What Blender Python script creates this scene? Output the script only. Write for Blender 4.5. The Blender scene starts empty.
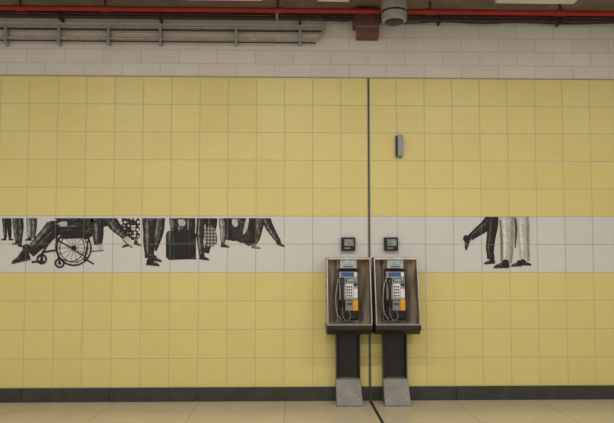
import bpy, bmesh, math, random
from mathutils import Vector, Matrix, Euler
random.seed(3)
scene = bpy.context.scene
scene.view_settings.view_transform = 'Standard'
scene.view_settings.look = 'None'

# ---------------------------------------------------------------- camera
F = 607.0; D = 6.66; H = 1.5
PITCH = math.radians(3.0); YAW = math.radians(1.35)
VC = 262 - F*math.tan(PITCH)
cam_d = bpy.data.cameras.new("camera"); cam = bpy.data.objects.new("camera", cam_d)
scene.collection.objects.link(cam); scene.camera = cam
cam.location = (0, -D, H)
cam.rotation_euler = Euler((math.pi/2+PITCH, 0, -YAW), 'XYZ')
cam_d.sensor_width = 36; cam_d.lens = 36*F/614
cam_d.shift_y = (VC-211.5)/614
R = cam.rotation_euler.to_matrix()

def S(u, v, off=0.0):
    """photogrammetry: measured photo point -> metric point on the plane 'off' metres in front of the wall"""
    d = R @ Vector(((u-307)/F, (VC-v)/F, -1))
    t = (D-off)/d.y
    return Vector((d.x*t, -off, H + d.z*t))

# ---------------------------------------------------------------- materials
def lin(c):
    c = c/255
    return c/12.92 if c <= .04045 else ((c+.055)/1.055)**2.4
def col(r, g, b): return (lin(r), lin(g), lin(b), 1)
class NT:
    def __init__(s, name):
        s.m = bpy.data.materials.new(name); s.m.use_nodes = True
        s.t = s.m.node_tree; s.b = s.t.nodes["Principled BSDF"]
    def n(s, typ, **k):
        x = s.t.nodes.new(typ)
        for a, v in k.items(): setattr(x, a, v)
        return x
    def l(s, a, b): s.t.links.new(a, b)
    def math(s, op, a, b=None, c=None):
        x = s.n('ShaderNodeMath', operation=op)
        for i, v in enumerate((a, b, c)):
            if v is None: continue
            if isinstance(v, (int, float)): x.inputs[i].default_value = v
            else: s.l(v, x.inputs[i])
        return x.outputs[0]
    def mix(s, f, a, b, bt='MIX'):
        x = s.n('ShaderNodeMix', data_type='RGBA', blend_type=bt)
        for i, v in ((0, f), (6, a), (7, b)):
            if isinstance(v, (int, float)): x.inputs[i].default_value = v
            elif isinstance(v, tuple): x.inputs[i].default_value = v
            else: s.l(v, x.inputs[i])
        return x.outputs[2]
    def noise(s, scale, detail=3, vec=None, rough=.5):
        x = s.n('ShaderNodeTexNoise'); x.inputs['Scale'].default_value = scale
        x.inputs['Detail'].default_value = detail; x.inputs['Roughness'].default_value = rough
        if vec is None:
            g = s.n('ShaderNodeNewGeometry'); vec = g.outputs['Position']
        s.l(vec, x.inputs['Vector']); return x.outputs['Fac']
    def bump(s, h, strength=.3, dist=.01):
        x = s.n('ShaderNodeBump'); x.inputs['Strength'].default_value = strength
        x.inputs['Distance'].default_value = dist
        s.l(h, x.inputs['Height']); s.l(x.outputs[0], s.b.inputs['Normal'])
def ramp01(k, v, lo, hi):
    x = k.n('ShaderNodeMapRange'); k.l(v, x.inputs[0])
    x.inputs[1].default_value = lo; x.inputs[2].default_value = hi
    return x.outputs[0]

TILE = 0.3091
TILEX = 0.3113
Z0 = S(307, 386.7).z
JX = S(369.5, 300).x
ZTOP = Z0 + 11*TILE

def tile_grid(k, w=.0125):
    g = k.n('ShaderNodeNewGeometry'); sp = k.n('ShaderNodeSeparateXYZ'); k.l(g.outputs['Position'], sp.inputs[0])
    a = k.math('DIVIDE', k.math('SUBTRACT', sp.outputs[0], JX), TILEX)
    b = k.math('DIVIDE', k.math('SUBTRACT', sp.outputs[2], Z0), TILE)
    def edge(v):
        fr = k.math('FRACT', v)
        return k.math('MINIMUM', fr, k.math('SUBTRACT', 1.0, fr))
    e = k.math('MINIMUM', edge(a), edge(b))
    return a, b, e, k.math('LESS_THAN', e, w)

def mat(name, c, rough=.5, metal=0., var=.15, scale=20, bump=0., stretch=None, c2=None, lo=.3, hi=.7, grid=False):
    k = NT(name)
    g = k.n('ShaderNodeNewGeometry'); vec = g.outputs['Position']
    if stretch:
        mp = k.n('ShaderNodeMapping'); mp.inputs['Scale'].default_value = stretch
        k.l(vec, mp.inputs[0]); vec = mp.outputs[0]
    nz = k.noise(scale, 4, vec)
    c = col(*c)
    dk = tuple(x*(1-var) for x in c[:3])+(1,); lt = tuple(min(1, x*(1+var)) for x in c[:3])+(1,)
    if c2: dk, lt = c, col(*c2)
    f = ramp01(k, nz, lo, hi)
    out = k.mix(f, dk, lt)
    if grid:
        gr = tile_grid(k, .010)[3]
        out = k.mix(k.math('MULTIPLY', gr, .45), out, col(150, 148, 142))
    k.l(out, k.b.inputs['Base Color'])
    k.b.inputs['Roughness'].default_value = rough
    k.b.inputs['Metallic'].default_value = metal
    if bump: k.bump(nz, bump)
    return k.m

def tile_mat():
    k = NT("glazed_wall_tile")
    a, b, e, gro = tile_grid(k, .0150)
    cx = k.n('ShaderNodeCombineXYZ'); k.l(k.math('FLOOR', a), cx.inputs[0]); k.l(k.math('FLOOR', b), cx.inputs[1])
    wn = k.n('ShaderNodeTexWhiteNoise', noise_dimensions='2D'); k.l(cx.outputs[0], wn.inputs['Vector'])
    band = k.math('MULTIPLY', k.math('GREATER_THAN', b, 4.0), k.math('LESS_THAN', b, 6.0))
    fine = ramp01(k, k.noise(9, 5), .3, .7)
    spk = ramp01(k, k.noise(160, 2), .3, .7)
    var = k.math('ADD', k.math('MULTIPLY', wn.outputs[0], .38), k.math('MULTIPLY', fine, .32))
    var = k.math('ADD', var, k.math('MULTIPLY', spk, .30))
    yel = k.mix(var, col(217, 203, 127), col(228, 215, 140))
    wht = k.mix(var, col(208, 208, 203), col(218, 218, 214))
    gy = k.mix(band, col(188, 184, 152), col(180, 179, 174))
    base = k.mix(band, yel, wht)
    k.l(k.mix(gro, base, gy), k.b.inputs['Base Color'])
    k.l(k.math('ADD', k.math('MULTIPLY', gro, .4), .38), k.b.inputs['Roughness'])
    k.bump(ramp01(k, e, 0, .03), .10, .003)
    return k.m
def block_mat():
    k = NT("painted_concrete_block")
    g = k.n('ShaderNodeNewGeometry'); sp = k.n('ShaderNodeSeparateXYZ'); k.l(g.outputs['Position'], sp.inputs[0])
    cx = k.n('ShaderNodeCombineXYZ'); k.l(sp.outputs[0], cx.inputs[0])
    k.l(k.math('SUBTRACT', sp.outputs[2], ZTOP - 0.003), cx.inputs[1])
    br = k.n('ShaderNodeTexBrick'); k.l(cx.outputs[0], br.inputs[0])
    br.inputs['Scale'].default_value = 1; br.inputs['Brick Width'].default_value = .42
    br.inputs['Row Height'].default_value = .155; br.inputs['Mortar Size'].default_value = .005
    br.inputs['Mortar Smooth'].default_value = .5
    br.inputs['Color1'].default_value = col(222, 217, 212); br.inputs['Color2'].default_value = col(228, 224, 220)
    br.inputs['Mortar'].default_value = col(200, 194, 188)
    n1 = ramp01(k, k.noise(3.5, 6), .25, .75)
    k.l(k.mix(k.math('MULTIPLY', n1, .22), br.outputs['Color'], col(184, 174, 165)), k.b.inputs['Base Color'])
    k.b.inputs['Roughness'].default_value = .7
    h = k.math('ADD', k.math('MULTIPLY', br.outputs['Fac'], -1.0), k.math('MULTIPLY', k.noise(60, 4), .3))
    k.bump(h, .35, .005)
    return k.m
def floor_mat():
    k = NT("terrazzo_floor")
    g = k.n('ShaderNodeNewGeometry'); sp = k.n('ShaderNodeSeparateXYZ'); k.l(g.outputs['Position'], sp.inputs[0])
    def edge(v, per, o):
        fr = k.math('FRACT', k.math('DIVIDE', k.math('SUBTRACT', v, o), per))
        return k.math('MULTIPLY', k.math('MINIMUM', fr, k.math('SUBTRACT', 1.0, fr)), per)
    e = k.math('MINIMUM', edge(sp.outputs[0], 0.92, JX), edge(sp.outputs[1], 0.92, -.45))
    gro = k.math('LESS_THAN', e, .003)
    vo = k.n('ShaderNodeTexVoronoi'); vo.inputs['Scale'].default_value = 90; k.l(g.outputs['Position'], vo.inputs['Vector'])
    chips = k.mix(.35, col(202, 190, 160), vo.outputs['Color'], 'OVERLAY')
    chips = k.mix(.6, chips, col(202, 190, 160))
    stain = ramp01(k, k.noise(1.6, 5), .35, .7)
    c = k.mix(k.math('MULTIPLY', stain, .25), chips, col(170, 157, 128))
    k.l(k.mix(gro, c, col(158, 147, 122)), k.b.inputs['Base Color'])
    k.b.inputs['Roughness'].default_value = .24
    return k.m
M_TILE = tile_mat(); M_BLOCK = block_mat(); M_FLOOR = floor_mat()
M_CEIL = mat("ceiling_concrete", (140, 126, 116), .85, 0, .2, 6, .3)
M_BASE = mat("baseboard_dark_tile", (58, 60, 56), .35, 0, .2, 8)
M_BLACKGAP = mat("joint_black", (38, 36, 33), .8)
M_JSEAL = mat("joint_sealant", (78, 74, 66), .7)
M_JMETAL = mat("joint_metal", (160, 157, 138), .5, .2)
M_STEEL = mat("brushed_steel", (205, 202, 196), .32, .6, .12, 40, 0, (1, 1, 12))
M_BRONZE = mat("stainless_inner_painted_glints", (142, 122, 98), .3, .45, 0, 9, 0, (2.2, 1, .35), (214, 202, 186), .35, .68)  # pale vertical streaks paint bright steel highlights into the base colour
M_BRONZE_D = mat("stainless_side", (146, 132, 114), .3, .45, 0, 9, 0, (1, 1, .5), (192, 182, 168))
M_BLACK = mat("black_plastic", (26, 26, 27), .35)
M_DKMETAL = mat("dark_painted_metal", (46, 43, 41), .4, .2, .3, 8)
M_FOOT = mat("galvanised_steel", (122, 117, 112), .45, .3, .2, 8)
M_PHONE = mat("phone_faceplate", (150, 150, 150), .35, .4, .15, 20)
M_BLUE = mat("blue_label", (40, 88, 150), .4)
M_YEL = mat("yellow_label", (235, 168, 30), .5)
M_WHITE = mat("white_label", (225, 225, 225), .5)
M_SCREEN = mat("lcd_screen", (128, 140, 136), .2, 0, .5, 30)
M_LBLUE = mat("pale_blue_glass", (160, 182, 200), .2, 0, .3, 30)
M_RED = mat("red_paint", (158, 24, 22), .4, 0, .2, 6)
M_RUST = mat("rust_red_box", (104, 68, 60), .55, 0, .35, 14)
M_CONDUIT = mat("conduit_galvanised", (172, 166, 160), .45, .3, .2, 12)
M_DKPIPE = mat("dark_pipe", (60, 52, 48), .6, .1, .3, 10)
M_GREY = mat("grey_enamel", (158, 155, 152), .4, .1, .1, 10)
M_PANEL = mat("white_ceiling_panel", (225, 223, 220), .7, 0, .08, 10)
M_SENSOR = mat("sensor_grey", (140, 146, 152), .4, .2)

# ---------------------------------------------------------------- helpers
def link(o, parent=None):
    scene.collection.objects.link(o)
    if parent: o.parent = parent
    return o
def empty(name, loc=(0, 0, 0)):
    e = bpy.data.objects.new(name, None); e.location = loc; e.empty_display_size = .1
    scene.collection.objects.link(e); return e
def mesh_obj(name, verts, faces, m, parent=None, smooth=False, bevel=0, seg=2):
    me = bpy.data.meshes.new(name); me.from_pydata([tuple(v) for v in verts], [], faces)
    bm = bmesh.new(); bm.from_mesh(me); bmesh.ops.recalc_face_normals(bm, faces=bm.faces); bm.to_mesh(me); bm.free()
    me.materials.append(m)
    o = bpy.data.objects.new(name, me); link(o)
    if parent:
        o.parent = parent; o.matrix_parent_inverse = Matrix.Translation(-parent.location)
    if smooth:
        for p in me.polygons: p.use_smooth = True
    if bevel:
        b = o.modifiers.new("bevel", 'BEVEL'); b.width = bevel; b.segments = seg; b.limit_method = 'ANGLE'
    return o
def box(name, x0, x1, y0, y1, z0, z1, m, parent=None, bevel=0):
    v = [(x, y, z) for x in (x0, x1) for y in (y0, y1) for z in (z0, z1)]
    f = [(0, 1, 3, 2), (4, 6, 7, 5), (0, 4, 5, 1), (2, 3, 7, 6), (0, 2, 6, 4), (1, 5, 7, 3)]
    return mesh_obj(name, v, f, m, parent, bevel=bevel)
def prism_x(name, prof, x0, x1, m, parent=None, bevel=0):
    """profile in (y,z) extruded along x; x0/x1 may be functions of y for a splay"""
    n = len(prof)
    fx0 = x0 if callable(x0) else (lambda y: x0)
    fx1 = x1 if callable(x1) else (lambda y: x1)
    v = [(fx0(y), y, z) for y, z in prof]+[(fx1(y), y, z) for y, z in prof]
    f = [tuple(range(n)), tuple(range(2*n-1, n-1, -1))]+[(i, (i+1) % n, n+(i+1) % n, n+i) for i in range(n)]
    return mesh_obj(name, v, f, m, parent, bevel=bevel)
def tube(name, pts, r, m, parent=None, spline='POLY', res=6):
    cu = bpy.data.curves.new(name, 'CURVE'); cu.dimensions = '3D'; cu.bevel_depth = r; cu.bevel_resolution = res
    cu.use_fill_caps = True
    sp = cu.splines.new('POLY' if spline == 'POLY' else 'NURBS'); sp.points.add(len(pts)-1)
    for i, p in enumerate(pts): sp.points[i].co = (*p, 1)
    if spline != 'POLY': sp.use_endpoint_u = True; sp.order_u = 3
    cu.materials.append(m)
    o = bpy.data.objects.new(name, cu); link(o)
    if parent:
        o.parent = parent; o.matrix_parent_inverse = Matrix.Translation(-parent.location)
    return o
def lathe(name, cx, cy, prof, m, parent=None, n=32):
    v = []; f = []
    for r, z in prof:
        for i in range(n):
            a = 2*math.pi*i/n; v.append((cx+r*math.cos(a), cy+r*math.sin(a), z))
    for j in range(len(prof)-1):
        for i in range(n):
            f.append((j*n+i, j*n+(i+1) % n, (j+1)*n+(i+1) % n, (j+1)*n+i))
    f.append(tuple(range(n))); f.append(tuple(range((len(prof)-1)*n, len(prof)*n)))
    o = mesh_obj(name, v, f, m, parent, smooth=True)
    e = o.modifiers.new("es", 'EDGE_SPLIT'); e.split_angle = math.radians(35)
    return o

# ---------------------------------------------------------------- room shell
XL, XR, YF, ZC = -7.0, 7.0, -11.0, 4.30
wall = empty("wall_back")
JW = .008
box("tile_face_a", XL, JX-JW, 0, .25, 0, ZTOP, M_TILE, wall)
box("tile_face_b", JX+JW, XR, 0, .25, 0, ZTOP, M_TILE, wall)
box("joint_backing", JX-JW, JX+JW, .006, .25, 0, ZTOP, M_JSEAL, wall)
box("block_course", XL, XR, .0005, .25, ZTOP, ZC, M_BLOCK, wall)
tr = empty("trim_1")
box("joint_strip_a", JX-JW-.009, JX-JW, -.004, -.0002, Z0, ZTOP, M_JMETAL, tr)
box("joint_strip_b", JX+JW, JX+JW+.009, -.004, -.0002, Z0, ZTOP, M_JMETAL, tr)
box("trim_2", XL, XR, -.008, -.0002, ZTOP-.003, ZTOP+.008, M_JMETAL)
box("floor", XL, XR, YF, .25, -.1, 0, M_FLOOR)
box("ceiling", XL, XR, YF, .25, ZC, ZC+.1, M_CEIL)
fj = box("trim_3", JX-.015, JX+.015, YF, -.02, 0, .002, M_BLACKGAP)
bb = empty("baseboard_back")
x = JX+JW
def bseg(a, b, i): box(f"segment_{i}", a+.0015, b-.0015, -.018, 0, 0, Z0, M_BASE, bb, .003)
i = 0
while x < XR: bseg(x, min(x+TILEX*3, XR), i); x += TILEX*3; i += 1
x = JX-JW
while x > XL: bseg(max(x-TILEX*3, XL), x, i); x -= TILEX*3; i += 1

# ---------------------------------------------------------------- payphones
def payphone(cx, base_name="payphone"):
    e = empty(base_name, (cx, -.1, 0))
    W = .232
    zt, zb = 1.545, .845
    box("back_panel", cx-W+.01, cx+W-.01, -.035, -.012, zb, zt, M_BRONZE, e, .003)
    prof = [(-.012, zb-.03), (-.33, zb-.03), (-.33, zb+.10), (-.19, zt), (-.012, zt)]
    for s, nm in ((-1, "left"), (1, "right")):
        prism_x("side_"+nm, prof, cx+s*(W-.008), cx+s*W, M_BRONZE_D, e, .002)
        tube("edge_"+nm, [(cx+s*(W-.004), -.33, zb), (cx+s*(W-.004), -.33, zb+.10), (cx+s*(W-.004), -.19, zt)], .006, M_STEEL, e)
        xi = cx+s*.115; xo = cx+s*(W-.012)
        v = [(xi, -.04, zb), (xi, -.04, zt-.02), (xo, -.15, zt-.02), (xo, -.22, zb)]
        mesh_obj("wing_"+nm, v, [(0, 1, 2, 3)], M_BRONZE, e)
    prism_x("hood", [(-.012, zt-.02), (-.19, zt-.02), (-.185, zt+.006), (-.012, zt+.006)], cx-W, cx+W, M_BRONZE_D, e, .004)
    prism_x("shelf", [(-.012, zb-.105), (-.26, zb-.105), (-.35, zb-.045), (-.35, zb), (-.012, zb)], cx-W-.006, cx+W+.006, M_DKMETAL, e, .006)
    box("shelf_top_plate", cx-W+.004, cx+W-.004, -.345, -.04, zb, zb+.006, M_STEEL, e, .001)
    box("header_panel", cx-.088, cx+.088, -.17, -.035, 1.432, 1.528, M_STEEL, e, .006)
    box("header_sign", cx-.07, cx+.07, -.176, -.168, 1.468, 1.515, M_LBLUE, e, .003)
    box("header_slot", cx-.05, cx+.05, -.175, -.168, 1.445, 1.455, M_BLACK, e)
    pz0, pz1 = .875, 1.425
    body = [(-.035, pz0), (-.150, pz0), (-.175, pz0+.03), (-.19, pz0+.22), (-.150, pz1-.02), (-.135, pz1), (-.035, pz1)]
    prism_x("telephone_body", body, cx-.105, cx+.105, M_BLACK, e, .010)
    def fy(z):
        a, b = (-.19, pz0+.22), (-.150, pz1-.02)
        if z < a[1]:
            a, b = (-.175, pz0+.03), (-.19, pz0+.22)
        t = (z-a[1])/(b[1]-a[1]); return a[0]+(b[0]-a[0])*t
    def plate(nm, x0, x1, z0, z1, m, th=.006, lift=.001):
        prism_x(nm, [(fy(z0)-lift, z0), (fy(z0)-lift-th, z0), (fy(z1)-lift-th, z1), (fy(z1)-lift, z1)], cx+x0, cx+x1, m, e, .0015)
    plate("faceplate", -.098, .098, 1.10, pz1-.03, M_PHONE)
    plate("lower_plate", -.035, .098, .985, 1.09, M_PHONE, .005)
    plate("top_label", -.075, .060, 1.345, 1.388, M_BLUE, .003, .007)
    plate("top_label_white", .062, .092, 1.345, 1.388, M_WHITE, .003, .007)
    plate("display", -.025, .085, 1.285, 1.325, M_BLACK, .004, .007)
    plate("display_glass", -.015, .060, 1.292, 1.318, M_LBLUE, .002, .011)
    plate("keypad_panel", -.030, .050, 1.125, 1.265, M_WHITE, .003, .007)
    for r in range(4):
        for c in range(3):
            x0 = -.022+c*.023; z0 = 1.135+r*.031
            plate(f"key_{r}_{c}", x0, x0+.015, z0, z0+.017, M_DKMETAL, .004, .010)
    plate("instruction_label", .055, .096, 1.12, 1.215, M_WHITE, .003, .007)
    plate("card_slot", .057, .092, 1.245, 1.275, M_BLACK, .004, .007)
    plate("coin_slot", .068, .078, 1.295, 1.325, M_STEEL, .006, .007)
    plate("blue_card", -.02, .035, 1.04, 1.068, M_BLUE, .003, .006)
    plate("yellow_card", .048, .100, .985, 1.10, M_YEL, .003, .008)
    plate("coin_return", .010, .060, .90, .945, M_DKMETAL, .010, .004)
    hx = cx-.068
    def ring(z, y, rx, ry, n=14):
        return [(hx+rx*math.cos(2*math.pi*i/n), y+ry*math.sin(2*math.pi*i/n), z) for i in range(n)]
    st = [(1.335, -.190, .012, .010), (1.328, -.196, .026, .022), (1.298, -.200, .029, .024), (1.272, -.214, .021, .018), (1.24, -.224, .015, .014),
          (1.17, -.230, .014, .013), (1.11, -.228, .015, .014), (1.085, -.220, .021, .018), (1.06, -.212, .030, .026), (1.035, -.212, .029, .026), (1.025, -.212, .015, .012)]
    v = []; f = []
    for s_ in st: v += ring(*s_)
    n = 14
    for j in range(len(st)-1):
        for i2 in range(n): f.append((j*n+i2, j*n+(i2+1) % n, (j+1)*n+(i2+1) % n, (j+1)*n+i2))
    f.append(tuple(range(n))); f.append(tuple(range((len(st)-1)*n, len(st)*n)))
    mesh_obj("handset", v, f, M_BLACK, e, smooth=True)
    box("cradle", hx-.034, hx+.034, -.20, -.16, 1.285, 1.30, M_STEEL, e, .003)
    tube("cord", [(hx, -.212, 1.03), (hx-.004, -.225, .96), (hx+.012, -.24, .90), (hx+.05, -.25, .882), (hx+.085, -.23, .91), (hx+.08, -.2, .97), (hx+.055, -.185, 1.0)], .0045, M_FOOT, e, 'N')
    tube("cord_loop", [(cx-.10, -.15, 1.33), (cx-.135, -.18, 1.2), (cx-.14, -.2, 1.05), (cx-.12, -.2, .93), (cx-.08, -.2, .89)], .0035, M_STEEL, e, 'N')
    box("pedestal_column", cx-.105, cx+.105, -.10, -.02, .02, zb-.10, M_BLACK, e, .004)
    for s in (-1, 1):
        box("pedestal_flange", cx+s*.118-.010, cx+s*.118+.010, -.13, -.02, .02, zb-.10, M_DKMETAL, e, .003)
    prism_x("foot", [(-.02, 0), (-.285, 0), (-.285, .010), (-.135, .255), (-.10, .268), (-.02, .268)], lambda y: cx-.130+(-.02-y)*-.03, lambda y: cx+.130+(-.02-y)*.03, M_FOOT, e, .005)
    for s in (-1, 1):
        for zz in (.06, .20):
            yy = -.285+(zz-.010)/(.245)*.15
            prism_x("foot_bolt", [(yy-.006, zz-.008), (yy-.006, zz+.008), (yy+.01, zz+.008), (yy+.01, zz-.008)], cx+s*.10-.008, cx+s*.10+.008, M_STEEL, e, .002)
    return e
PX1 = S(348.7, 300, .2).x; PX2 = S(396, 300, .2).x
payphone(PX1); payphone(PX2)
def info_box(u):
    c = S(u, 244, .03)
    e = empty("phone_sign_box", (c.x, -.03, c.z))
    box("housing", c.x-.077, c.x+.077, -.05, 0, c.z-.073, c.z+.073, M_BLACK, e, .006)
    box("screen", c.x-.045, c.x+.058, -.053, -.049, c.z-.022, c.z+.052, M_SCREEN, e, .002)
    box("label", c.x-.045, c.x+.02, -.053, -.049, c.z-.052, c.z-.040, M_GREY, e)
info_box(348.3); info_box(391)

a = S(395, 135); b = S(402, 158)
e = empty("wall_sensor", (a.x, 0, a.z))
box("mount_plate", a.x, b.x+.004, -.012, 0, b.z, a.z, M_GREY, e, .002)
box("sensor_body", a.x+.018, b.x, -.075, -.012, b.z+.012, a.z-.012, M_SENSOR, e, .006)
box("sensor_face", a.x+.003, a.x+.02, -.05, -.012, b.z+.02, a.z-.02, M_DKMETAL, e, .003)

# ---------------------------------------------------------------- services at ceiling
def hline(name, v, off, r, m, u0=None, u1=None, parent=None):
    z = S(307, v, off).z
    x0 = XL+.02 if u0 is None else S(u0, v, off).x
    x1 = XR-.02 if u1 is None else S(u1, v, off).x
    return tube(name, [(x0, -off, z), (x1, -off, z)], r, m, parent)
sp_ = empty("sprinkler_pipe")
hline("pipe", 10.5, .30, .027, M_RED, parent=sp_)
zr = S(307, 10.5, .30).z
for u in (20, 105, 278, 430, 560):
    xx = S(u, 10, .3).x
    tube("coupling", [(xx-.05, -.30, zr), (xx+.05, -.30, zr)], .034, M_RED, sp_)
    box("hanger", xx-.012, xx+.012, -.305, -.295, zr, ZC, M_DKPIPE, sp_)
xx = S(277, 10, .3).x
tube("sprinkler_head", [(xx, -.3, zr), (xx, -.3, zr-.10)], .012, M_CONDUIT, sp_)
dp = empty("service_pipe")
hline("pipe", 18.5, .10, .024, M_DKPIPE, parent=dp)
hline("pipe_thin", 14.5, .08, .014, M_DKPIPE, parent=dp)
zz = S(307, 18.5, .10).z
for u in (60, 160, 300, 440, 560):
    xx = S(u, 19, .1).x
    box("clamp", xx-.012, xx+.012, -.13, 0, zz-.035, zz+.035, M_DKPIPE, dp, .004)
cr = empty("conduit_rack")
for v, r, m in ((28.5, .012, M_CONDUIT), (31.5, .010, M_DKPIPE), (40, .013, M_CONDUIT), (43, .008, M_DKPIPE)):
    hline("conduit", v, .06, r, m, None, 322 if v < 35 else 316, parent=cr)
for u in (5, 58, 108, 160, 236, 300):
    p0 = S(u, 44, .08); p1 = S(u, 26, .08)
    box("bracket", p0.x-.014, p0.x+.014, -.085, 0, p0.z, p1.z, M_GREY, cr, .003)
p = [S(316, 40, .06), S(322, 38, .06), S(325, 32, .06), S(326, 18, .06)]
tube("bend", p, .013, M_CONDUIT, cr, 'N')
tp = S(326, 8, .06); tp.z = ZC
p = [S(318, 28.5, .06), S(323, 27, .06), S(325, 22, .06), tp]
tube("bend_b", p, .012, M_CONDUIT, cr, 'N')
a = S(354, 8, .18); b = S(380, 25, .18)
e = empty("junction_box", (a.x, -.1, a.z))
box("box", a.x, b.x, -.18, 0, b.z, a.z, M_RUST, e, .006)
box("cover", a.x+.02, b.x-.02, -.188, -.178, b.z+.02, a.z-.02, M_RUST, e, .004)
c0 = S(357, 26, .12); c1 = S(379, 37, .12)
prism_x("lower_housing", [(0, c1.z), (-.10, c1.z), (-.14, c0.z), (0, c0.z)], c0.x, c1.x, M_RUST, e, .008)
box("strap", c0.x-.008, c1.x+.008, -.15, 0, c0.z-.012, c0.z+.012, M_GREY, e, .003)
tube("riser", [S(367, 9, .1), S(367, 0, .1)], .03, M_RUST, e)
c = S(394, 10, .42); zb_ = S(394, 22, .42).z
e = empty("ceiling_loudspeaker", (c.x, -.42, ZC))
lathe("housing", c.x, -.42, [(.10, zb_), (.128, zb_+.012), (.135, zb_+.04), (.135, ZC)], M_GREY, e)
lathe("grille", c.x, -.42, [(.085, zb_-.012), (.10, zb_-.006), (.10, zb_+.004)], M_DKMETAL, e)
lathe("trim_ring", c.x, -.42, [(.137, zb_+.085), (.139, zb_+.09), (.139, zb_+.10), (.137, zb_+.105)], M_DKMETAL, e)
tube("hanging_cable", [S(380, 22, .07), S(410, 24, .07), S(440, 21, .07), S(480, 24, .07), S(520, 22, .07), S(570, 25, .07), S(640, 22, .07)], .008, M_DKPIPE, None, 'N')
tube("signal_cable", [S(326, 19, .14), S(340, 23, .16), S(354, 20, .17)], .007, M_DKPIPE, None, 'N')
def cpanel(u0, u1, name="ceiling_light_panel"):
    x0 = S(u0, 3, .5).x; x1 = S(u1, 3, .5).x
    e = empty(name, (x0, -.6, ZC))
    box("frame", x0, x1, -1.10, -.40, ZC-.06, ZC, M_PANEL, e, .006)
    box("diffuser", x0+.02, x1-.02, -1.08, -.42, ZC-.068, ZC-.058, M_PANEL, e, .004)
cpanel(185, 262); cpanel(318, 350); cpanel(498, 578); cpanel(28, 90)

# ---------------------------------------------------------------- tile mural (flat printed people on the band)
def pm(name, a, b, sc=16, lo=.42, hi=.7): return mat(name, a, .6, 0, 0, sc, 0, (2.2, 1, 1), b, lo, hi, grid=True)
K_BLK = pm("print_black", (12, 12, 13), (38, 37, 36), 14, .5, .75)
K_CHR = pm("print_charcoal", (24, 24, 24), (70, 69, 66), 18)
K_DGR = pm("print_dark_grey", (52, 51, 50), (106, 104, 100), 18)
K_MID = pm("print_mid_grey", (106, 104, 100), (152, 150, 144), 18)
K_LGT = pm("print_light_grey", (182, 179, 172), (202, 200, 194), 9)
K_SHD = pm("print_soft_grey", (140, 137, 130), (166, 163, 156), 12)
K_WHT = mat("print_white", (226, 224, 218), .6, 0, .04)
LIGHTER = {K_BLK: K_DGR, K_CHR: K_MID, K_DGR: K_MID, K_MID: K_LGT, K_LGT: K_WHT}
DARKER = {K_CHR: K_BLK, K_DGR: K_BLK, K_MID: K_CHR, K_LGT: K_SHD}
def dots_mat():
    k = NT("print_polka_dot")
    g = k.n('ShaderNodeNewGeometry')
    vo = k.n('ShaderNodeTexVoronoi'); vo.inputs['Scale'].default_value = 26; vo.inputs['Randomness'].default_value = .5
    k.l(g.outputs['Position'], vo.inputs['Vector'])
    k.l(k.mix(k.math('LESS_THAN', vo.outputs['Distance'], .40), col(24, 24, 24), col(212, 210, 203)), k.b.inputs['Base Color'])
    return k.m
K_DOT = dots_mat()
def plaid_mat():
    k = NT("print_plaid")
    g = k.n('ShaderNodeNewGeometry'); sp = k.n('ShaderNodeSeparateXYZ'); k.l(g.outputs['Position'], sp.inputs[0])
    a = k.math('LESS_THAN', k.math('FRACT', k.math('MULTIPLY', sp.outputs[0], 28)), .4)
    b = k.math('LESS_THAN', k.math('FRACT', k.math('MULTIPLY', sp.outputs[2], 28)), .4)
    k.l(k.mix(k.math('MULTIPLY', k.math('ADD', a, b), .5), col(44, 43, 42), col(178, 176, 170)), k.b.inputs['Base Color'])
    return k.m
K_PLAID = plaid_mat()
def catmull(P, closed, n=5):
    out = []; N = len(P); dim = len(P[0])
    rng = range(N if closed else N-1)
    for i in rng:
        p = [P[(i+j) % N] if closed else P[max(0, min(N-1, i+j))] for j in (-1, 0, 1, 2)]
        for s in range(n):
            t = s/n
            out.append(tuple(.5*((2*p[1][d])+(-p[0][d]+p[2][d])*t+(2*p[0][d]-5*p[1][d]+4*p[2][d]-p[3][d])*t*t+(-p[0][d]+3*p[1][d]-3*p[2][d]+p[3][d])*t**3) for d in range(dim)))
    if not closed: out.append(tuple(P[-1]))
    return out
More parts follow.
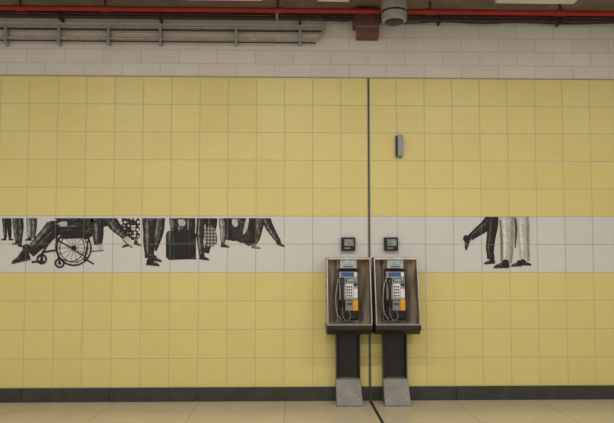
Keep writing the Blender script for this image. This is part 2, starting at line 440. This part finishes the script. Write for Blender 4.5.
class Mural:
    def __init__(s, name, top):
        s.e = empty(name, (0, 0, 0)); s.k = 0; s.top = top
    def _o(s): s.k += 1; return .0010+.00012*s.k
    def poly(s, nm, pts, m, smooth=True):
        if smooth: pts = catmull(pts, True, 4)
        pts = [(u, max(v, s.top)) for u, v in pts]
        off = s._o()
        v = [Vector((S(a, b).x, -off, S(a, b).z)) for a, b in pts]
        return mesh_obj(nm, v, [tuple(range(len(v)))], m, s.e)
    def strip(s, nm, P, m):
        L = []; Rr = []
        for i, (a, b, r) in enumerate(P):
            a0 = P[max(0, i-1)]; a1 = P[min(len(P)-1, i+1)]
            d = Vector((a1[0]-a0[0], a1[1]-a0[1]))
            if d.length > 0: d.normalize()
            nn = Vector((-d.y, d.x))
            L.append((a+nn.x*r, b+nn.y*r)); Rr.append((a-nn.x*r, b-nn.y*r))
        off = s._o(); v = []; f = []
        for q in L+Rr:
            w = S(q[0], max(q[1], s.top)); v.append(Vector((w.x, -off, w.z)))
        n = len(L)
        for i in range(n-1): f.append((i, i+1, n+i+1, n+i))
        mesh_obj(nm, v, f, m, s.e)
    def limb(s, nm, pts, m, folds=None):
        P = catmull([tuple(map(float, p)) for p in pts], False, 8)
        rmax = max(p[2] for p in P)
        if rmax > 2 : P = [(a, b, r*(1+.05*math.sin(i*.9+a))) for i, (a, b, r) in enumerate(P)]
        s.strip(nm, P, m)
        if folds is None: folds = rmax > 2.4 and m in LIGHTER
        if folds:
            def frame(i):
                a0 = P[max(0, i-1)]; a1 = P[min(len(P)-1, i+1)]
                d = Vector((a1[0]-a0[0], a1[1]-a0[1])).normalized(); return Vector((-d.y, d.x))
            n = len(P)
            side = 1
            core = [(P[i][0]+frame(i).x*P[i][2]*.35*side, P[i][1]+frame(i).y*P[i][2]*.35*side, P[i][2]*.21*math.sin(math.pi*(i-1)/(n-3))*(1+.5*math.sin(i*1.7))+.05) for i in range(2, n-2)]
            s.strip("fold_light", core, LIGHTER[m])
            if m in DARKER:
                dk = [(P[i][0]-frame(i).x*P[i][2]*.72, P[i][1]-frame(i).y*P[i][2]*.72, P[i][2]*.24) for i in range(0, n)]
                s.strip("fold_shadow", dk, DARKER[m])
            nf = int(2+rmax/2)
            for _ in range(nf):
                i = random.randint(2, n-3); fr = frame(i); r = P[i][2]; q = P[i]
                tx = random.uniform(.15, .6); sg = random.choice((-1, 1))
                a0 = (q[0]-fr.x*r*.7*sg, q[1]-fr.y*r*.7*sg); a1 = (q[0]+fr.x*r*tx*sg, q[1]+fr.y*r*tx*sg+random.uniform(1, 3.5))
                mid = ((a0[0]+a1[0])/2, (a0[1]+a1[1])/2+.5)
                s.strip("fold_crease", catmull([(a0[0], a0[1], .05), (mid[0], mid[1], .32), (a1[0], a1[1], .04)], False, 4), random.choice((LIGHTER[m], DARKER.get(m, LIGHTER[m]))))
    def shoe(s, u, v, L, ang, m, flip=1, heel=0):
        def tr(sh):
            a = math.radians(ang); pts = []
            for x, y in sh:
                x *= L; y *= L
                X = x*math.cos(a)-y*math.sin(a); Y = x*math.sin(a)+y*math.cos(a)
                pts.append((u+X*flip, v+Y))
            return pts
        s.poly("shoe", tr([(-.20, -.28), (.10, -.30), (.28, -.10), (.60, .02), (.80, .14), (.80, .26), (.3, .28), (-.24, .28+heel), (-.28, .02)]), m)
        if L > 7:
            s.poly("shoe_shine", tr([(.22, -.06), (.5, .04), (.66, .12), (.45, .11), (.24, .04)]), LIGHTER.get(m, K_MID))
            s.poly("shoe_sole", tr([(-.26, .22), (.3, .22), (.8, .21), (.78, .28), (.3, .29), (-.24, .29)]), K_BLK if m is not K_BLK else K_DGR)
    def ring(s, nm, u, v, r, w, m, n=36):
        off = s._o(); vv = []; f = []
        for rr in (r, r-w):
            for i in range(n):
                a = 2*math.pi*i/n; q = S(u+rr*math.cos(a), v+rr*math.sin(a)); vv.append(Vector((q.x, -off, q.z)))
        for i in range(n): f.append((i, (i+1) % n, n+(i+1) % n, n+i))
        mesh_obj(nm, vv, f, m, s.e)
    def line(s, nm, a, b, w, m): s.strip(nm, [(a[0], a[1], w), (b[0], b[1], w)], m)
T = 218.2
f = Mural("mural_distant_pedestrians", T)
f.limb("leg", [(4.5, 216, 2.6), (5, 228, 2.2), (5.5, 238, 1.4)], K_CHR); f.shoe(5, 239, 5, 0, K_BLK, -1)
f.limb("leg", [(9, 216, 2.4), (9.5, 228, 2.2), (10, 238, 1.4)], K_BLK); f.shoe(10, 239, 5, 0, K_BLK, 1)
f.limb("leg", [(15, 216, 3), (16, 230, 2.6), (17, 242, 1.6)], K_DGR); f.shoe(17, 243, 6, 0, K_BLK, -1)
f.limb("leg", [(20.5, 216, 3), (21, 230, 2.6), (20, 244, 1.6)], K_CHR); f.shoe(20, 245, 6, 10, K_BLK, 1)
f.limb("leg", [(29, 216, 3), (30, 228, 2.8), (30, 238, 2.2)], K_MID); f.limb("leg", [(34, 216, 3.2), (34, 228, 2.8), (33, 238, 2)], K_DGR)
f.shoe(30, 239, 6, 0, K_CHR, -1)

f = Mural("mural_wheelchair_user", T)
f.ring("rear_wheel_far", 70, 247, 15, 1.0, K_DGR)
f.line("frame", (92, 222), (84, 262), .8, K_BLK)
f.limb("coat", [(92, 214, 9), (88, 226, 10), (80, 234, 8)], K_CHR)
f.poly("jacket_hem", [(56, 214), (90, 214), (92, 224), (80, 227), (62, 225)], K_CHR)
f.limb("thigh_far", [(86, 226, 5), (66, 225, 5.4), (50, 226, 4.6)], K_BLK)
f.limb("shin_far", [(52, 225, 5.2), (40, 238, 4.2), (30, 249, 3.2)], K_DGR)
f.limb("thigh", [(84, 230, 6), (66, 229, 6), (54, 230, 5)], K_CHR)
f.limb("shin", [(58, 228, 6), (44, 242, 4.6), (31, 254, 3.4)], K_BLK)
f.limb("forearm", [(82, 215, 2.6), (74, 221, 2.3), (66, 223.5, 1.7)], K_BLK)
f.poly("hand", [(67, 222), (63, 221.4), (59, 223), (58.4, 224.6), (61, 225), (60, 226.2), (63, 226.4), (67, 225.6)], K_LGT)
f.shoe(27, 249, 15, 32, K_CHR, -1); f.shoe(25, 256, 17, 14, K_BLK, -1)
f.poly("seat", [(60, 234), (90, 234), (90, 238), (62, 239)], K_BLK, False)
f.ring("rear_wheel", 74, 248, 18, 1.6, K_BLK); f.ring("hand_rim", 74, 248, 14.5, .7, K_CHR)
f.ring("hub", 74, 248, 2.6, 2.5, K_BLK)
for i in range(14):
    a = math.pi*2*i/14
    f.line("spoke", (74+2*math.cos(a), 248+2*math.sin(a)), (74+17*math.cos(a), 248+17*math.sin(a)), .18, K_CHR)
f.line("frame", (57, 226), (57, 252), .9, K_BLK); f.line("frame", (57, 250), (44, 252), .9, K_BLK)
f.line("frame", (58, 240), (88, 258), .6, K_BLK); f.line("armrest", (58, 228), (88, 228), 1.1, K_BLK)
f.line("push_handle", (90, 224), (98, 221), 1.0, K_BLK); f.line("anti_tip", (84, 258), (94, 264), .7, K_BLK)
f.line("footrest", (52, 238), (40, 257), .9, K_BLK); f.line("footplate", (32, 262), (44, 261), .9, K_BLK)
f.ring("caster", 42, 259, 5.2, 1.7, K_BLK); f.ring("caster_far", 60, 263, 5.0, 1.7, K_BLK)
f.ring("caster_hub", 42, 259, 1.5, 1.4, K_BLK); f.ring("caster_hub", 60, 263, 1.5, 1.4, K_BLK)
f.line("fork", (43, 252), (42, 259), .9, K_BLK); f.line("fork", (58, 252), (60, 263), .9, K_BLK)

f = Mural("mural_wheelchair_attendant", T)
f.poly("coat", [(90, 214), (112, 214), (113, 223), (104, 227), (92, 230)], K_BLK)
f.limb("leg", [(108, 216, 7), (115, 226, 5.6), (122, 233, 4.2), (127, 239, 3.4)], K_CHR); f.shoe(127, 240, 11, 40, K_LGT, 1)
f.limb("leg", [(97, 216, 7), (98, 228, 6), (98, 245, 4.2)], K_CHR); f.shoe(100, 248, 11, 5, K_LGT, -1)
f = Mural("mural_polka_dot_walker", T)
f.limb("leg", [(126, 214, 5), (127, 228, 5), (128, 240, 4)], K_DOT); f.limb("leg", [(134, 214, 5.4), (135, 228, 5), (135.5, 240, 4)], K_DOT)
f.limb("leg_gap", [(131, 224, .2), (131.5, 232, .6), (131.8, 240, .5)], K_BLK)
f.limb("ankle", [(128, 238, 2), (128, 243, 1.6)], K_MID); f.limb("ankle", [(135.5, 238, 2), (136, 242, 1.6)], K_MID)
f.shoe(128, 244, 8, 15, K_CHR, -1); f.shoe(136, 243, 7, 15, K_CHR, 1)
f = Mural("mural_trousered_walker", T)
f.limb("leg", [(160, 214, 6), (158, 232, 5.4), (153, 250, 4)], K_DGR)
f.limb("leg", [(150, 214, 7.4), (149, 236, 6), (149.5, 258, 4.6)], K_CHR)
f.shoe(154, 258, 10, 10, K_CHR, 1); f.shoe(150, 262, 12, 6, K_BLK, 1)
f = Mural("mural_suitcase_traveller", T)
f.limb("far_leg", [(172, 214, 3.4), (173, 226, 3), (174, 234, 2.6)], K_DGR)
f.limb("leg", [(181, 214, 6.4), (181, 228, 5.2), (177, 242, 4), (174, 255, 3)], K_CHR)
f.limb("leg", [(190, 214, 6), (190, 230, 5), (190, 248, 3.4), (190, 255, 3)], K_CHR)
f.poly("suitcase", [(168, 231), (193, 230), (196, 234), (196, 257), (194, 259), (169, 260), (166, 257), (166, 234)], K_BLK, False)
f.line("handle", (176, 231), (177, 224), .7, K_BLK); f.line("handle", (187, 231), (186, 224), .7, K_BLK); f.line("handle", (177, 224), (186, 224), .8, K_BLK)
f.limb("sleeve", [(180, 214, 2.4), (181, 219, 2)], K_BLK)
f.poly("hand", [(178.5, 220), (183.5, 219.7), (185.4, 222), (185, 225.4), (182.6, 226), (180.6, 225.8), (179, 224.8)], K_LGT)
f.line("strap", (167, 243), (196, 242), .3, K_DGR); f.line("strap", (173, 232), (174, 259), .25, K_DGR); f.line("strap", (189, 231), (190, 259), .25, K_DGR)
f.poly("suitcase_corner", [(168, 233), (171, 232), (170, 240), (168, 241)], K_DGR)
f.shoe(190, 257, 8, 0, K_BLK, 1)
f = Mural("mural_striding_walker", T)
f.limb("leg", [(211, 214, 6.5), (211, 230, 5.2), (209, 242, 3.6), (206, 253, 2.8)], K_BLK)
f.limb("leg", [(202, 214, 4.6), (200, 232, 4), (201, 248, 3), (202, 256, 2.6)], K_CHR)
f.shoe(202, 257, 9, 8, K_BLK, 1)
f.poly("bag", [(204, 229), (214, 227), (217, 243), (207, 246)], K_PLAID); f.line("strap", (206, 218), (207, 230), .6, K_BLK)
f = Mural("mural_handbag_walker", T)
f.limb("leg", [(222, 214, 4), (223, 230, 3.4), (223, 243, 2.2)], K_MID); f.shoe(223, 245, 8, 5, K_BLK, 1)
f.limb("leg", [(230, 214, 4), (230, 228, 3.4), (227, 240, 2.4)], K_CHR)
f.poly("coat", [(226, 214), (253, 214), (256, 226), (257, 238), (250, 246), (240, 241), (230, 240), (226, 228)], K_BLK)
f.poly("bag", [(232, 224), (244, 222), (251, 236), (243, 243), (234, 238)], K_CHR)
f.limb("bag_handle", [(233, 226, .4), (236, 219, .5), (243, 223, .4)], K_MID)
f.poly("hand", [(233, 219), (237, 220), (238, 225), (235, 227), (232, 223)], K_LGT)
f.poly("highlight", [(246, 219), (249, 219), (247, 230), (243, 234)], K_LGT)
f = Mural("mural_hurrying_walker", T)
f.limb("leg", [(258, 214, 5), (259, 226, 4.4), (257, 238, 3), (254, 244, 2.2)], K_DGR); f.shoe(254, 246, 8, 5, K_MID, 1)
f.limb("leg", [(264, 214, 5), (269, 226, 4.2), (275, 236, 3), (279, 242, 2.2)], K_CHR); f.shoe(279, 243, 8, 20, K_BLK, 1)

T2 = 216.9
f = Mural("mural_embracing_couple", T2)
f.limb("back_leg", [(495, 212, 6.5), (486, 225, 5.4), (476, 233, 4.2), (470, 238, 3.2)], K_BLK)
f.shoe(467, 239, 13, 70, K_BLK, -1)
f.limb("standing_leg", [(493, 212, 6), (492, 230, 5.2), (490, 248, 4), (491, 259, 3.6)], K_BLK)
f.shoe(492, 261, 10, 5, K_BLK, -1)
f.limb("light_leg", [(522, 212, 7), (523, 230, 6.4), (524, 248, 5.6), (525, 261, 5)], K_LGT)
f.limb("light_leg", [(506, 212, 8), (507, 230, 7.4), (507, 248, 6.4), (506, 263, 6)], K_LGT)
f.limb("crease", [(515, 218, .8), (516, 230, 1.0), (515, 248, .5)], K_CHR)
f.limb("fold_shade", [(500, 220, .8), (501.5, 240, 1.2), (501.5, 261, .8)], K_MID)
f.shoe(505, 264, 14, 2, K_BLK, -1); f.shoe(523, 262.5, 10, 2, K_BLK, 1)
f.shoe(519, 263.5, 10, 2, K_BLK, -1)

# ---------------------------------------------------------------- lighting
W = bpy.data.worlds.new("world"); scene.world = W; W.use_nodes = True
W.node_tree.nodes["Background"].inputs[0].default_value = (1.0, .96, .91, 1)
W.node_tree.nodes["Background"].inputs[1].default_value = .42
def lamp(x, y, e):
    ep = empty("fluorescent_light_fixture", (x, y, ZC))
    box("fixture_housing", x-.75, x+.75, y-.1, y+.1, ZC-.06, ZC, M_PANEL, ep, .01)
    l = bpy.data.lights.new("tube_light", 'AREA'); l.shape = 'RECTANGLE'; l.size = 1.4; l.size_y = .16
    l.energy = e; l.color = (1, .95, .885)
    o = bpy.data.objects.new("tube_light", l); link(o); o.location = (x, y, ZC-.07)
    o.parent = ep; o.matrix_parent_inverse = Matrix.Translation(-ep.location)
for x, k_ in ((-5, .7), (-2.5, 1.0), (0, 1.2), (2.5, 1.1), (5, .75)):
    lamp(x, -3.1, 38*k_); lamp(x, -7.0, 60*k_)
